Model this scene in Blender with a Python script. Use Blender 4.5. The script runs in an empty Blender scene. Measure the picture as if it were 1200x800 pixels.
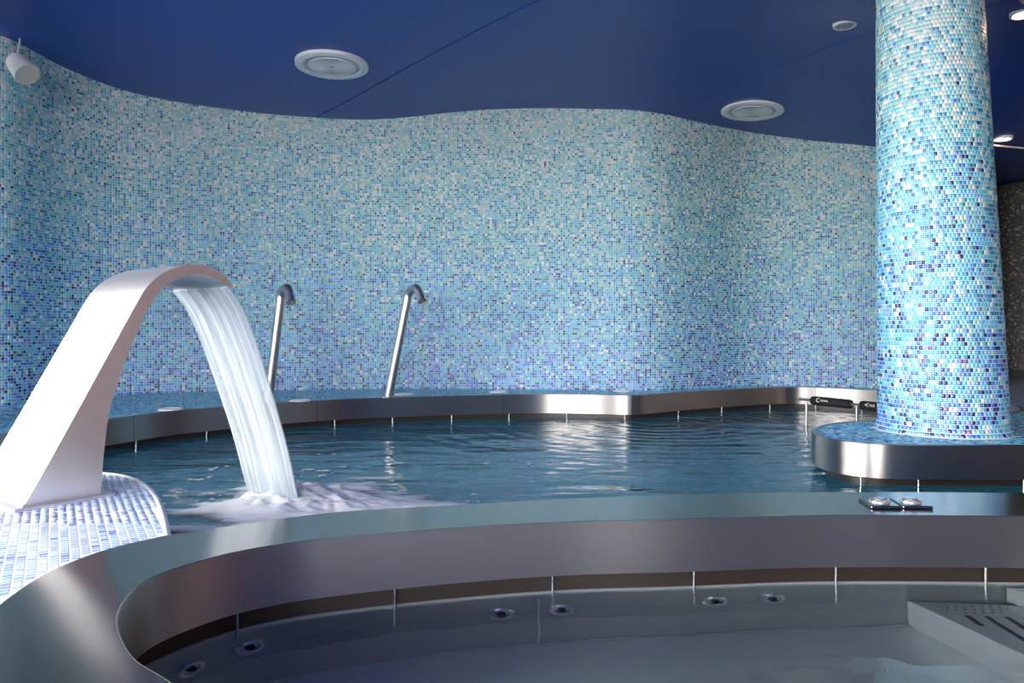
import bpy, bmesh, math
import numpy as np
from mathutils import Vector, Matrix

rng = np.random.default_rng(7)
S = bpy.context.scene
COL = S.collection

# ------------------------------------------------------------------ camera
FPX, HOR, CZ = 860.0, 388.0, 0.56          # focal length in pixels, horizon row, eye height above the deck
cam_d = bpy.data.cameras.new('camera'); cam = bpy.data.objects.new('camera', cam_d); COL.objects.link(cam)
cam.location = (0, 0, CZ); cam.rotation_euler = (math.pi/2, 0, 0)
cam_d.sensor_width = 36; cam_d.lens = 36*FPX/1200; cam_d.shift_y = -(400-HOR)/1200; cam_d.clip_start = 0.02
S.camera = cam

# ------------------------------------------------------------------ daylight outside the windows, exposure
W = bpy.data.worlds.new('daylight'); S.world = W; W.use_nodes = True
bg = W.node_tree.nodes['Background']
bg.inputs[0].default_value = (1.0, 0.965, 0.915, 1); bg.inputs[1].default_value = 31.0
S.view_settings.view_transform = 'Standard'; S.view_settings.look = 'None'
S.view_settings.gamma = 1; S.view_settings.use_curve_mapping = False
S.view_settings.exposure = 0.0
S.cycles.use_denoising = True
S.cycles.max_bounces = 12; S.cycles.transparent_max_bounces = 12
S.cycles.sample_clamp_indirect = 6

REAR_Y, LEFT_X, RIGHT_X, FAR_Y = -5.0, -3.9, 7.5, 12.0
WIN_REAR = (-3.7, 0.2, 0.12, 2.45)          # x0 x1 z0 z1 of the glazed opening behind the camera
WIN_LEFT = (-4.2, 3.0, 0.12, 2.45)          # y0 y1 z0 z1 of the glazed opening on the left
def portal(name, loc, rot, sx, sy):
    d = bpy.data.lights.new(name, 'AREA'); d.shape = 'RECTANGLE'; d.size = sx; d.size_y = sy
    d.cycles.is_portal = True
    o = bpy.data.objects.new(name, d); COL.objects.link(o); o.location = loc; o.rotation_euler = rot
portal('window_portal', ((WIN_REAR[0]+WIN_REAR[1])/2, REAR_Y-0.05, (WIN_REAR[2]+WIN_REAR[3])/2), (math.pi/2, 0, 0), WIN_REAR[1]-WIN_REAR[0], WIN_REAR[3]-WIN_REAR[2])
portal('window_portal', (LEFT_X-0.05, (WIN_LEFT[0]+WIN_LEFT[1])/2, (WIN_LEFT[2]+WIN_LEFT[3])/2), (math.pi/2, 0, -math.pi/2), WIN_LEFT[1]-WIN_LEFT[0], WIN_LEFT[3]-WIN_LEFT[2])

# ------------------------------------------------------------------ helpers
def tag(o, label=None, cat=None, group=None, kind=None):
    if label: o['label'] = label
    if cat: o['category'] = cat
    if group: o['group'] = group
    if kind: o['kind'] = kind
    return o
def empty(name, loc=(0, 0, 0), rz=0.0):
    o = bpy.data.objects.new(name, None); COL.objects.link(o)
    o.location = loc; o.rotation_euler = (0, 0, rz); o.empty_display_size = 0.1
    return o
def link(name, me, mat, parent=None, smooth=False, loc=None):
    o = bpy.data.objects.new(name, me); COL.objects.link(o)
    if mat is not None and len(me.materials) == 0: me.materials.append(mat)
    if parent is not None: o.parent = parent
    if loc is not None: o.location = loc
    if smooth: me.shade_smooth()
    return o
def mesh_obj(name, v, f, mat, parent=None, smooth=False, loc=None):
    me = bpy.data.meshes.new(name); me.from_pydata([tuple(map(float, p)) for p in v], [], f); me.update()
    return link(name, me, mat, parent, smooth, loc)
def bm_obj(name, bm, mat, parent=None, smooth=False, loc=None):
    bmesh.ops.recalc_face_normals(bm, faces=bm.faces)
    me = bpy.data.meshes.new(name); bm.to_mesh(me); bm.free()
    return link(name, me, mat, parent, smooth, loc)
def smooth_angle(o, deg=35):
    o.data.shade_smooth()
    o.data.set_sharp_from_angle(angle=math.radians(deg))
    return o
def box(bm, lo, hi, mtx=None):
    r = bmesh.ops.create_cube(bm, size=1)
    c = [(lo[i]+hi[i])/2 for i in range(3)]; s = [hi[i]-lo[i] for i in range(3)]
    for v in r['verts']:
        p = Vector((c[0]+v.co.x*s[0], c[1]+v.co.y*s[1], c[2]+v.co.z*s[2]))
        v.co = mtx @ p if mtx else p
    return r['verts']
def box_obj(name, lo, hi, mat, parent=None, bevel=0.0, mtx=None):
    bm = bmesh.new(); box(bm, lo, hi, mtx)
    if bevel: bmesh.ops.bevel(bm, geom=bm.edges[:], offset=bevel, segments=2, affect='EDGES', profile=0.5)
    return bm_obj(name, bm, mat, parent)
def catmull(P, n=8, closed=False):
    P = np.asarray(P, float)
    Q = np.vstack([P[-1], P, P[0], P[1]]) if closed else np.vstack([2*P[0]-P[1], P, 2*P[-1]-P[-2]])
    out = []
    for i in range(len(P) if closed else len(P)-1):
        p0, p1, p2, p3 = Q[i], Q[i+1], Q[i+2], Q[i+3]
        d1, d2, d3 = [max(np.linalg.norm(b-a), 1e-9)**0.5 for a, b in ((p0, p1), (p1, p2), (p2, p3))]   # centripetal
        m1 = (p2-p1)-d2*((p2-p0)/(d1+d2)-(p1-p0)/d1) if False else d2*((p1-p0)/d1-(p2-p0)/(d1+d2)+(p2-p1)/d2)
        m2 = d2*((p2-p1)/d2-(p3-p1)/(d2+d3)+(p3-p2)/d3)
        for t in np.arange(n)/n:
            out.append((2*t**3-3*t**2+1)*p1+(t**3-2*t**2+t)*m1+(-2*t**3+3*t**2)*p2+(t**3-t**2)*m2)
    if not closed: out.append(P[-1])
    return np.array(out)
def resample(P, step):
    P = np.asarray(P, float); d = np.r_[0, np.cumsum(np.linalg.norm(np.diff(P, axis=0), axis=1))]
    n = max(2, int(round(d[-1]/step))+1); t = np.linspace(0, d[-1], n)
    return np.stack([np.interp(t, d, P[:, k]) for k in range(P.shape[1])], 1), t
def offset_loop(P, dist, closed=True):
    """move a plan outline sideways to its right by dist"""
    P = np.asarray(P, float)
    if closed: T = np.roll(P, -1, 0)-np.roll(P, 1, 0)
    else: T = np.gradient(P, axis=0)
    T /= np.linalg.norm(T, axis=1)[:, None]+1e-12
    return P+dist*np.stack([T[:, 1], -T[:, 0]], 1)
def area2(P): return 0.5*np.sum(P[:, 0]*np.roll(P[:, 1], -1)-np.roll(P[:, 0], -1)*P[:, 1])
def inside(Q, P):
    x, y = Q[:, 0][:, None], Q[:, 1][:, None]; a, b = P, np.roll(P, -1, 0)
    c = ((a[:, 1] > y) != (b[:, 1] > y)) & (x < (b[:, 0]-a[:, 0])*(y-a[:, 1])/(b[:, 1]-a[:, 1]+1e-15)+a[:, 0])
    return c.sum(1) % 2 == 1
def edge_dist(Q, P, closed=True):
    a = P; b = np.roll(P, -1, 0)
    if not closed: a, b = P[:-1], P[1:]
    best = np.full(len(Q), 1e9)
    for p, q in zip(a, b):
        d = q-p; t = np.clip(((Q-p)@d)/(d@d+1e-15), 0, 1)
        best = np.minimum(best, np.linalg.norm(Q-p-t[:, None]*d, axis=1))
    return best
def fill_loops(bm, loops, z):
    es = []
    for P in loops:
        vs = [bm.verts.new((p[0], p[1], z)) for p in P]
        es += [bm.edges.new((vs[i], vs[(i+1) % len(vs)])) for i in range(len(vs))]
    bmesh.ops.triangle_fill(bm, use_beauty=True, use_dissolve=False, edges=es)
def flat_poly(name, loops, z, mat, parent=None):
    bm = bmesh.new(); fill_loops(bm, loops, z)
    for f in bm.faces:
        if f.normal.z < 0: f.normal_flip()
    me = bpy.data.meshes.new(name); bm.to_mesh(me); bm.free()
    return link(name, me, mat, parent)
def ribbon(name, rows, mat, parent=None, closed=False, smooth=True):
    """rows: list of (n,3) arrays joined by quads"""
    n = len(rows[0]); v = np.vstack(rows); f = []
    for r in range(len(rows)-1):
        for i in range(n if closed else n-1):
            j = (i+1) % n
            f.append((r*n+i, r*n+j, (r+1)*n+j, (r+1)*n+i))
    o = mesh_obj(name, v, f, mat, parent)
    if smooth: smooth_angle(o, 40)
    return o
def at_z(P, z): return np.c_[P, np.full(len(P), z)]
def tube(name, pts, r, mat, parent=None, seg=14, cap=True):
    P = np.asarray(pts, float); R = np.broadcast_to(np.asarray(r, float), (len(P),))
    T = np.gradient(P, axis=0); T /= np.linalg.norm(T, axis=1)[:, None]
    ref = np.array([0.31, 0.17, 0.93]) if abs(T[0][2]) < 0.8 else np.array([0.95, 0.3, 0.05])
    v, f = [], []
    u = np.cross(T[0], ref); u /= np.linalg.norm(u)
    for i in range(len(P)):
        u = u-T[i]*(u@T[i]); u /= np.linalg.norm(u); w = np.cross(T[i], u)
        for k in range(seg):
            a = 2*math.pi*k/seg; v.append(P[i]+R[i]*(math.cos(a)*u+math.sin(a)*w))
    for i in range(len(P)-1):
        for k in range(seg):
            f.append((i*seg+k, i*seg+(k+1) % seg, (i+1)*seg+(k+1) % seg, (i+1)*seg+k))
    if cap: f += [tuple(range(seg))[::-1], tuple(range((len(P)-1)*seg, len(P)*seg))]
    return smooth_angle(mesh_obj(name, v, f, mat, parent), 50)
def lathe(name, prof, mat, parent=None, seg=48, mtx=None, ang=35, loc=None):
    """prof: list of (radius, z); r=0 closes on the axis"""
    v, f, idx = [], [], []
    for r, z in prof:
        if r < 1e-6: idx.append([len(v)]*seg); v.append((0, 0, z))
        else:
            idx.append(list(range(len(v), len(v)+seg)))
            v += [(r*math.cos(2*math.pi*k/seg), r*math.sin(2*math.pi*k/seg), z) for k in range(seg)]
    for a, b in zip(idx[:-1], idx[1:]):
        for k in range(seg):
            q = [a[k], a[(k+1) % seg], b[(k+1) % seg], b[k]]; q2 = []
            for i in q:
                if i not in q2: q2.append(i)
            if len(q2) > 2: f.append(tuple(q2))
    if mtx is not None: v = [mtx @ Vector(p) for p in v]
    o = mesh_obj(name, v, f, mat, parent, loc=loc)
    bm = bmesh.new(); bm.from_mesh(o.data); bmesh.ops.recalc_face_normals(bm, faces=bm.faces); bm.to_mesh(o.data); bm.free()
    return smooth_angle(o, ang)
def dup(root, loc=None, rz=None):
    r = root.copy(); COL.objects.link(r)
    if loc is not None: r.location = loc
    if rz is not None: r.rotation_euler = (0, 0, rz)
    for ch in list(root.children):
        c = ch.copy(); COL.objects.link(c); c.parent = r
        for g in list(ch.children):
            d = g.copy(); COL.objects.link(d); d.parent = c
    return r
def px(x, y, z=0.0):
    """where the ray of photo pixel (x, y) meets the level plane z"""
    d = FPX*(CZ-z)/(y-HOR); return ((x-600)/FPX*d, d, z)
def pxy(pts, z=0.0): return np.array([px(x, y, z)[:2] for x, y in pts])

# ------------------------------------------------------------------ materials
def mat(name, color=(0.8, 0.8, 0.8), rough=0.5, metal=0.0, ior=1.45, **kw):
    m = bpy.data.materials.new(name); m.use_nodes = True
    b = m.node_tree.nodes['Principled BSDF']
    b.inputs['Base Color'].default_value = (*color, 1); b.inputs['Roughness'].default_value = rough
    b.inputs['Metallic'].default_value = metal; b.inputs['IOR'].default_value = ior
    for k, v in kw.items():
        b.inputs[k.replace('_', ' ')].default_value = v
    return m
def nodes(m): return m.node_tree.nodes, m.node_tree.links, m.node_tree.nodes['Principled BSDF']
def add_noise(m, scale, lo, hi, sock='Roughness', stretch=(1, 1, 1), detail=4, coord='Object'):
    N, L, b = nodes(m)
    tc = N.new('ShaderNodeTexCoord'); mp = N.new('ShaderNodeMapping'); mp.inputs['Scale'].default_value = stretch
    nz = N.new('ShaderNodeTexNoise'); nz.inputs['Scale'].default_value = scale; nz.inputs['Detail'].default_value = detail
    mr = N.new('ShaderNodeMapRange'); mr.inputs['To Min'].default_value = lo; mr.inputs['To Max'].default_value = hi
    mr.inputs['From Min'].default_value = 0.3; mr.inputs['From Max'].default_value = 0.7
    L.new(tc.outputs[coord], mp.inputs[0]); L.new(mp.outputs[0], nz.inputs['Vector']); L.new(nz.outputs[0], mr.inputs[0])
    L.new(mr.outputs[0], b.inputs[sock]); return nz
def add_bump(m, scale, strength, dist, stretch=(1, 1, 1), detail=3, coord='Object'):
    N, L, b = nodes(m)
    tc = N.new('ShaderNodeTexCoord'); mp = N.new('ShaderNodeMapping'); mp.inputs['Scale'].default_value = stretch
    nz = N.new('ShaderNodeTexNoise'); nz.inputs['Scale'].default_value = scale; nz.inputs['Detail'].default_value = detail
    bp = N.new('ShaderNodeBump'); bp.inputs['Strength'].default_value = strength; bp.inputs['Distance'].default_value = dist
    L.new(tc.outputs[coord], mp.inputs[0]); L.new(mp.outputs[0], nz.inputs['Vector']); L.new(nz.outputs[0], bp.inputs['Height'])
    L.new(bp.outputs[0], b.inputs['Normal']); return bp

def brushed(name, color, rough, aniso, along=(0, 0, 1), metal=1.0):
    m = mat(name, color, rough, metal, Anisotropic=aniso); N, L, b = nodes(m)
    c = N.new('ShaderNodeCombineXYZ')
    for i in range(3): c.inputs[i].default_value = along[i]
    L.new(c.outputs[0], b.inputs['Tangent']); return m
STEEL = brushed('brushed_steel', (0.56, 0.54, 0.515), 0.42, 0.9)            # horizontal brushing spreads highlights up and down
STEEL_TOP = mat('rim_steel', (0.385, 0.37, 0.36), 0.16, 1.0)
TUB_BAND = brushed('tub_band_steel', (0.60, 0.58, 0.54), 0.50, 0.85)
JET = mat('jet_steel', (0.78, 0.79, 0.80), 0.25, 0.85)
add_bump(STEEL_TOP, 1.6, 0.22, 0.03, (1, 1, 1), 1)
STEEL_DARK = mat('basin_steel', (0.42, 0.47, 0.47), 0.38, 0.6)
BASIN_FLOOR = mat('basin_floor_steel', (0.66, 0.70, 0.69), 0.28, 0.7)
STEEL_WHITE = mat('satin_steel', (0.88, 0.885, 0.89), 0.42, 1.0)
BENCH_LIT = mat('bench_steel_lit', (0.82, 0.86, 0.85), 0.40, 0.1)  # pale colour stands in for window light refracted onto the bench
CHROME = mat('polished_steel', (0.75, 0.76, 0.78), 0.10, 1.0)
PIPE = mat('pipe_steel', (0.60, 0.60, 0.60), 0.36, 1.0)
GUTTER = mat('gutter_brown', (0.030, 0.022, 0.018), 0.4)
BLACK = mat('black_foam', (0.012, 0.012, 0.014), 0.75)
PRINT = mat('white_print', (0.8, 0.8, 0.8), 0.6)
WHITE_PL = mat('white_plastic', (0.80, 0.81, 0.80), 0.35)
GREY_PL = mat('grey_grille', (0.42, 0.44, 0.43), 0.5)
DARK_HOLE = mat('dark_opening', (0.01, 0.01, 0.012), 0.5)
GROUT = mat('grout', (0.54, 0.62, 0.62), 0.8)
DECK_GROUT = mat('daylit_grout', (0.88, 0.89, 0.90), 0.7)  # whitened to stand in for the daylight that overexposes the deck
CURB = mat('white_edge', (0.80, 0.80, 0.80), 0.35)
CEIL = mat('ceiling_blue', (0.021, 0.071, 0.310), 0.30, 0.0, 1.28)
CEIL_GAP = mat('ceiling_gap', (0.004, 0.006, 0.02), 0.6)
PLASTER = mat('grey_plaster', (0.42, 0.41, 0.40), 0.7)
DARK_WALL = mat('dark_plaster', (0.035, 0.04, 0.05), 0.6)
FRAME = mat('window_frame_grey', (0.08, 0.08, 0.085), 0.4, 0.6)
def brick_mat(name, c1, c2, c3, s, rough, offset=0.5):
    m = mat(name, c1, rough); N, L, b = nodes(m)
    tc = N.new('ShaderNodeTexCoord'); br = N.new('ShaderNodeTexBrick')
    br.inputs['Color1'].default_value = (*c1, 1); br.inputs['Color2'].default_value = (*c2, 1); br.inputs['Mortar'].default_value = (*c3, 1)
    br.inputs['Scale'].default_value = 1.0; br.inputs['Brick Width'].default_value = s; br.inputs['Row Height'].default_value = s
    br.inputs['Mortar Size'].default_value = s*0.06; br.offset = offset
    L.new(tc.outputs['Object'], br.inputs['Vector']); L.new(br.outputs['Color'], b.inputs['Base Color']); return m
FLOOR_M = brick_mat('floor_mosaic', (0.30, 0.42, 0.66), (0.10, 0.14, 0.36), (0.5, 0.52, 0.56), 0.0228, 0.25)
WOOD = mat('brown_wood', (0.34, 0.14, 0.055), 0.45); add_noise(WOOD, 3, 0.35, 0.55, stretch=(1, 6, 0.3))
def tile_material():
    m = mat('glass_mosaic', (0.5, 0.6, 0.7), 0.19, 0.0, 2.05); N, L, b = nodes(m)
    a = N.new('ShaderNodeAttribute'); a.attribute_name = 'tint'
    L.new(a.outputs['Color'], b.inputs['Base Color']); return m
TILE = tile_material()

# pool water: deep, teal, the bottom does not show
POOL_W = mat('pool_water', (0.030, 0.175, 0.245), 0.04, 0.0, 1.33)
def pool_waves():
    N, L, b = nodes(POOL_W); tc = N.new('ShaderNodeTexCoord')
    def nz(scale, stretch, detail):
        mp = N.new('ShaderNodeMapping'); mp.inputs['Scale'].default_value = stretch
        n = N.new('ShaderNodeTexNoise'); n.inputs['Scale'].default_value = scale; n.inputs['Detail'].default_value = detail
        n.inputs['Distortion'].default_value = 0.4
        L.new(tc.outputs['Object'], mp.inputs[0]); L.new(mp.outputs[0], n.inputs['Vector']); return n
    a, c = nz(2.4, (0.7, 1.4, 1), 3), nz(11.0, (0.6, 1.6, 1), 2)
    ma = N.new('ShaderNodeMath'); ma.operation = 'MULTIPLY_ADD'; ma.inputs[1].default_value = 0.13
    L.new(c.outputs[0], ma.inputs[0]); L.new(a.outputs[0], ma.inputs[2])
    # rings spreading from the massage jet near the back ledge
    mp = N.new('ShaderNodeMapping'); mp.inputs['Location'].default_value = (-1.2, -6.1, 0)
    wv = N.new('ShaderNodeTexWave'); wv.wave_type = 'RINGS'; wv.rings_direction = 'Z'; wv.inputs['Scale'].default_value = 1.9
    wv.inputs['Distortion'].default_value = 1.6; wv.inputs['Detail'].default_value = 2; wv.inputs['Detail Scale'].default_value = 1.5
    L.new(tc.outputs['Object'], mp.inputs[0]); L.new(mp.outputs[0], wv.inputs['Vector'])
    gr = N.new('ShaderNodeVectorMath'); gr.operation = 'LENGTH'; L.new(mp.outputs[0], gr.inputs[0])
    fr = N.new('ShaderNodeMapRange'); fr.inputs['From Min'].default_value = 0.1; fr.inputs['From Max'].default_value = 2.6
    fr.inputs['To Min'].default_value = 0.22; fr.inputs['To Max'].default_value = 0.0; L.new(gr.outputs['Value'], fr.inputs[0])
    mm = N.new('ShaderNodeMath'); mm.operation = 'MULTIPLY_ADD'
    L.new(wv.outputs['Fac'], mm.inputs[0]); L.new(fr.outputs[0], mm.inputs[1]); L.new(ma.outputs[0], mm.inputs[2])
    bp = N.new('ShaderNodeBump'); bp.inputs['Strength'].default_value = 0.5; bp.inputs['Distance'].default_value = 0.045
    L.new(mm.outputs[0], bp.inputs['Height']); L.new(bp.outputs[0], b.inputs['Normal'])
pool_waves()
TUB_W = mat('whirlpool_water', (0.88, 0.97, 0.98), 0.0, 0.0, 1.33, Transmission_Weight=1.0)
add_bump(TUB_W, 4.0, 0.18, 0.02, (1, 1.6, 1), 2)

def vnoise(X, Y, seed, octs=4):
    out = np.zeros_like(X); amp = 1.0; tot = 0; r2 = np.random.default_rng(seed)
    for o_ in range(octs):
        g = r2.random((64, 64)); xi, yi = np.floor(X).astype(int), np.floor(Y).astype(int); fx, fy = X-xi, Y-yi
        fx, fy = fx*fx*(3-2*fx), fy*fy*(3-2*fy)
        a_, b_, c_, d_ = g[xi % 64, yi % 64], g[(xi+1) % 64, yi % 64], g[xi % 64, (yi+1) % 64], g[(xi+1) % 64, (yi+1) % 64]
        out += amp*((a_*(1-fx)+b_*fx)*(1-fy)+(c_*(1-fx)+d_*fx)*fy); tot += amp; amp *= .55; X = X*2.03+7; Y = Y*2.03+3
    return out/tot

# ------------------------------------------------------------------ mosaic
PITCH = 0.0228
PAL = np.array([[.72, .74, .72], [.37, .62, .60], [.18, .55, .63], [.025, .24, .41], [.12, .48, .80],
                [.05, .18, .66], [.23, .34, .80], [.010, .013, .13], [.20, .10, .28], [.07, .54, .63]])
WT = np.array([[.04, .05, .08, .04, .26, .21, .15, .12, .02, .03],     # at the bottom
               [.05, .10, .18, .11, .27, .13, .02, .05, .00, .09],
               [.13, .26, .28, .19, .06, .01, .00, .01, .00, .06],
               [.31, .42, .17, .07, .00, .00, .00, .00, .00, .03]])    # at the top
def tints(t, n, pal=PAL):
    t = np.clip(t, 0, .9999)*3; i = t.astype(int); t = (t-i)[:, None]
    w = WT[i]*(1-t)+WT[i+1]*t; w = w/w.sum(1, keepdims=True)
    k = (np.cumsum(w, 1) < rng.random(n)[:, None]).sum(1).clip(0, len(pal)-1)
    c = pal[k]*(0.86+0.28*rng.random((n, 1)))
    return np.clip(c, 0, 1), k
def tiles(name, C, U, V, N, hw, hh, color, parent, mt=None, proud=0.0022, tilt=0.0003):
    """one joined field of small glass tiles: centre, two edge directions, normal, half sizes, colour"""
    n = len(C); hw = np.broadcast_to(hw, (n,))[:, None]; hh = np.broadcast_to(hh, (n,))[:, None]
    q = []
    sg = [(-1, -1), (1, -1), (1, 1), (-1, 1)]
    ta, tb = rng.normal(0, tilt, (n, 1)), rng.normal(0, tilt, (n, 1))
    for a, b in sg: q.append(C+U*hw*a+V*hh*b-N*0.001)
    for a, b in sg: q.append(C+U*(hw-0.0012)*a+V*(hh-0.0012)*b+N*(proud+a*ta+b*tb))
    v = np.stack(q, 1).reshape(-1, 3)
    fl = np.array([[4, 5, 6, 7], [0, 1, 5, 4], [1, 2, 6, 5], [2, 3, 7, 6], [3, 0, 4, 7]])
    f = (np.arange(n)[:, None, None]*8+fl).reshape(-1, 4)
    me = bpy.data.meshes.new(name); me.vertices.add(len(v)); me.vertices.foreach_set('co', v.ravel())
    me.loops.add(f.size); me.loops.foreach_set('vertex_index', f.ravel().astype(np.int32))
    me.polygons.add(len(f)); me.polygons.foreach_set('loop_start', np.arange(0, f.size, 4, dtype=np.int32))
    me.update(calc_edges=True)
    at = me.attributes.new('tint', 'FLOAT_COLOR', 'FACE')
    c4 = np.repeat(np.c_[color, np.ones(n)], 5, 0); at.data.foreach_set('color', c4.ravel().astype(np.float32))
    o = link(name, me, mt or TILE, parent); o['kind'] = 'stuff'
    return o
def plane_tiles(name, poly, z, axis, parent, tfun, margin=0.012, keep=None, bond=True):
    """level field of tiles clipped to a plan polygon; rows run along axis"""
    a = np.array(axis)/np.linalg.norm(axis); b = np.array([-a[1], a[0]])
    P = np.asarray(poly); lo, hi = (P@np.c_[a, b]).min(0), (P@np.c_[a, b]).max(0)
    iu, iv = np.arange(int((hi[0]-lo[0])/PITCH)+2), np.arange(int((hi[1]-lo[1])/PITCH)+2)
    gu, gv = np.meshgrid(iu, iv, indexing='ij')
    cu = lo[0]+gu*PITCH; cv = lo[1]+(gv+(0.5*(gu % 2) if bond else 0))*PITCH
    Q = cu.ravel()[:, None]*a+cv.ravel()[:, None]*b
    ok = inside(Q, P); Q = Q[ok]; Q = Q[edge_dist(Q, P) > margin]
    n = len(Q); col, k = tfun(Q, n)
    return Q, a, b, col, k

# ------------------------------------------------------------------ plan outlines (metres, from photo pixels on the deck level)
WALL_PTS = [(-6.2, 4.75), (-5.2, 5.05), (-4.4, 5.2), (-4.0, 5.32), (-3.82, 5.52), (-3.76, 5.78), (-3.70, 6.05), (-3.48, 6.42), (-3.08, 6.68),
            (-2.1, 6.97), (-1.24, 7.10), (-.16, 7.09), (.3, 7.045), (.75, 6.965), (1.15, 6.905), (1.5, 6.98), (1.95, 7.21), (2.35, 7.42),
            (2.75, 7.50), (3.1, 7.44), (3.6, 7.2), (4.1, 7.1), (4.55, 7.3), (4.85, 7.9), (4.95, 8.8), (4.95, 12.0)]
wall_line, wall_s = resample(catmull(WALL_PTS, 14), PITCH)
TOP_PX = np.array([(-200, 10), (0, 40), (8, 42), (30, 53), (60, 72), (100, 90), (130, 101), (160, 110), (200, 118), (250, 126), (300, 132), (340, 136), (400, 139), (455, 140),
                   (533, 130), (590, 127), (640, 126), (700, 127), (760, 130), (800, 139), (900, 158), (1030, 172), (1100, 180), (1200, 186)], float)
def wall_top(P):
    u = 600+FPX*P[:, 0]/P[:, 1]; return CZ+P[:, 1]*(HOR-np.interp(u, TOP_PX[:, 0], TOP_PX[:, 1]))/FPX

back_edge = catmull([(-2.78, 3.9), (-2.72, 4.3), (-2.56, 4.66), (-2.38, 5.1), (-1.95, 5.6), (-1.4, 6.02), (-.73, 6.27), (-.2, 6.42), (.28, 6.5), (.72, 6.44), (1.06, 6.37),
                     (1.22, 6.47), (1.58, 6.74), (2.12, 7.07), (2.5, 7.27), (2.80, 7.33), (3.1, 7.19), (3.44, 6.88), (3.75, 6.45), (3.85, 5.9), (3.6, 5.2), (3.0, 4.75),
                     (2.5, 4.6), (2.25, 4.56), (2.06, 4.52), (1.86, 4.38), (1.70, 4.16), (1.635, 3.94), (1.66, 3.75), (1.78, 3.63), (1.95, 3.59), (2.5, 3.575), (3.5, 3.57), (4.6, 3.58), (6.4, 3.6)], 10)
rim_far = pxy([(1200, 579), (1100, 578), (950, 578), (800, 580.5), (667, 585.5), (533, 593), (400, 601), (330, 609), (260, 619), (196, 630)])
rim_far = catmull(np.vstack([[(2.45, 2.50)], rim_far]), 8)
deck_edge = catmull(np.vstack([pxy([(196, 630), (191, 605), (181, 580), (166, 566), (146, 558), (120, 554.5)]), [(-2.1, 3.0), (-2.55, 3.3), (-2.76, 3.6), (-2.78, 3.9)]]), 8)
rim_near = catmull([(-0.945, 2.0), (-1.035, 1.874), (-1.072, 1.71), (-1.045, 1.49), (-.93, 1.15), (-.7, .83), (-.3, .60), (.5, .48), (1.5, .5), (2.4, .72), (2.95, 1.25), (3.02, 1.95), (2.85, 2.36), (2.45, 2.50)], 10)
pool_loop = np.vstack([back_edge, [(6.4, 2.6), (3.4, 2.52)], rim_far, deck_edge[1:-1]])      # clockwise seen from above
hole_loop = np.vstack([back_edge, [(6.4, 2.6), (3.4, 2.52), (2.9, 2.5)], rim_near[::-1][6:-1], deck_edge[:-1]])
rim_outer = np.vstack([rim_near[:-1], rim_far[:-1]])
tub_px = [(1060, 606), (940, 606.5), (800, 610.5), (667, 613.5), (533, 621), (400, 632), (333, 639.5), (267, 651.5), (200, 671), (167, 686), (145, 709), (138, 730), (143, 750), (160, 776), (198, 800)]
tub_inner = catmull(np.vstack([[(1.53, 2.2)], pxy(tub_px), [(-.32, .96), (.1, .86), (.7, .81), (1.5, .84), (2.15, 1.02), (2.55, 1.4), (2.6, 1.85), (2.3, 2.12), (1.95, 2.19)]]), 8, closed=True)
if area2(tub_inner) < 0: tub_inner = tub_inner[::-1]
if area2(pool_loop) < 0: POOL_SIGN = 1
else: POOL_SIGN = -1
# offset_loop moves to the right of travel: for a counter-clockwise loop that is outwards
def grow(P, d): return offset_loop(P, d if area2(P) > 0 else -d)

Z_BAND, Z_W = -0.165, -0.205

# ------------------------------------------------------------------ ceiling surface
cp = []
for u in range(-60, 1110, 55):
    i = np.argmin(np.abs(600+FPX*wall_line[:, 0]/wall_line[:, 1]-u)+np.where(wall_line[:, 1] > 7.7, 999, 0)); p = wall_line[i]
    cp.append((p[0], p[1], wall_top(p[None])[0]))
cp += [(-1.37, 5.6, 2.61), (2.19, 6.7, 2.585), (2.2, 4.86, 2.60), (2.34, 4.13, 2.45), (0, 3, 2.6), (-3, 3, 2.8), (5, 4, 2.36), (4.5, 6.8, 2.36), (5.5, 9, 2.36), (7.5, 12, 2.36),
       (-5.4, 0, 2.75), (-5, -5, 2.65), (0, -2, 2.62), (3, 0, 2.5), (7.5, -5, 2.4), (0, -5, 2.6), (0, 9, 2.65), (-4, 9, 2.8), (-6, 12, 2.8), (2, 12, 2.5), (7.5, 4, 2.36), (-6.2, 4.8, 2.85)]
cp = np.array(cp)
def tps(r): return np.where(r > 1e-9, r*r*np.log(r+1e-12), 0.0)
_n = len(cp); _A = np.zeros((_n+3, _n+3)); _r = np.linalg.norm(cp[:, None, :2]-cp[None, :, :2], axis=2)
_A[:_n, :_n] = tps(_r)+np.eye(_n)*0.02; _A[:_n, _n:] = np.c_[np.ones(_n), cp[:, :2]]; _A[_n:, :_n] = _A[:_n, _n:].T
_sol = np.linalg.solve(_A, np.r_[cp[:, 2], 0, 0, 0])
def ceil_z(P):
    P = np.atleast_2d(np.asarray(P, float)); r = np.linalg.norm(P[:, None]-cp[None, :, :2], axis=2)
    return tps(r)@_sol[:_n]+_sol[_n]+P@_sol[_n+1:]
gx, gy = np.arange(-6.6, 8.01, 0.12), np.arange(-5.4, 12.5, 0.12)
GX, GY = np.meshgrid(gx, gy, indexing='ij'); GZ = ceil_z(np.c_[GX.ravel(), GY.ravel()]).clip(2.2, 3.2)
_v = np.c_[GX.ravel(), GY.ravel(), GZ]; ny = len(gy)
_f = [(i*ny+j, (i+1)*ny+j, (i+1)*ny+j+1, i*ny+j+1) for i in range(len(gx)-1) for j in range(ny-1)]
def ceil_hit(x, y):
    d = 5.0
    for _ in range(14):
        z = float(ceil_z([[(x-600)/FPX*d, d]])[0]); d = 0.5*d+0.5*(z-CZ)*FPX/(HOR-y)
    return np.array([(x-600)/FPX*d, d])
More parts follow.
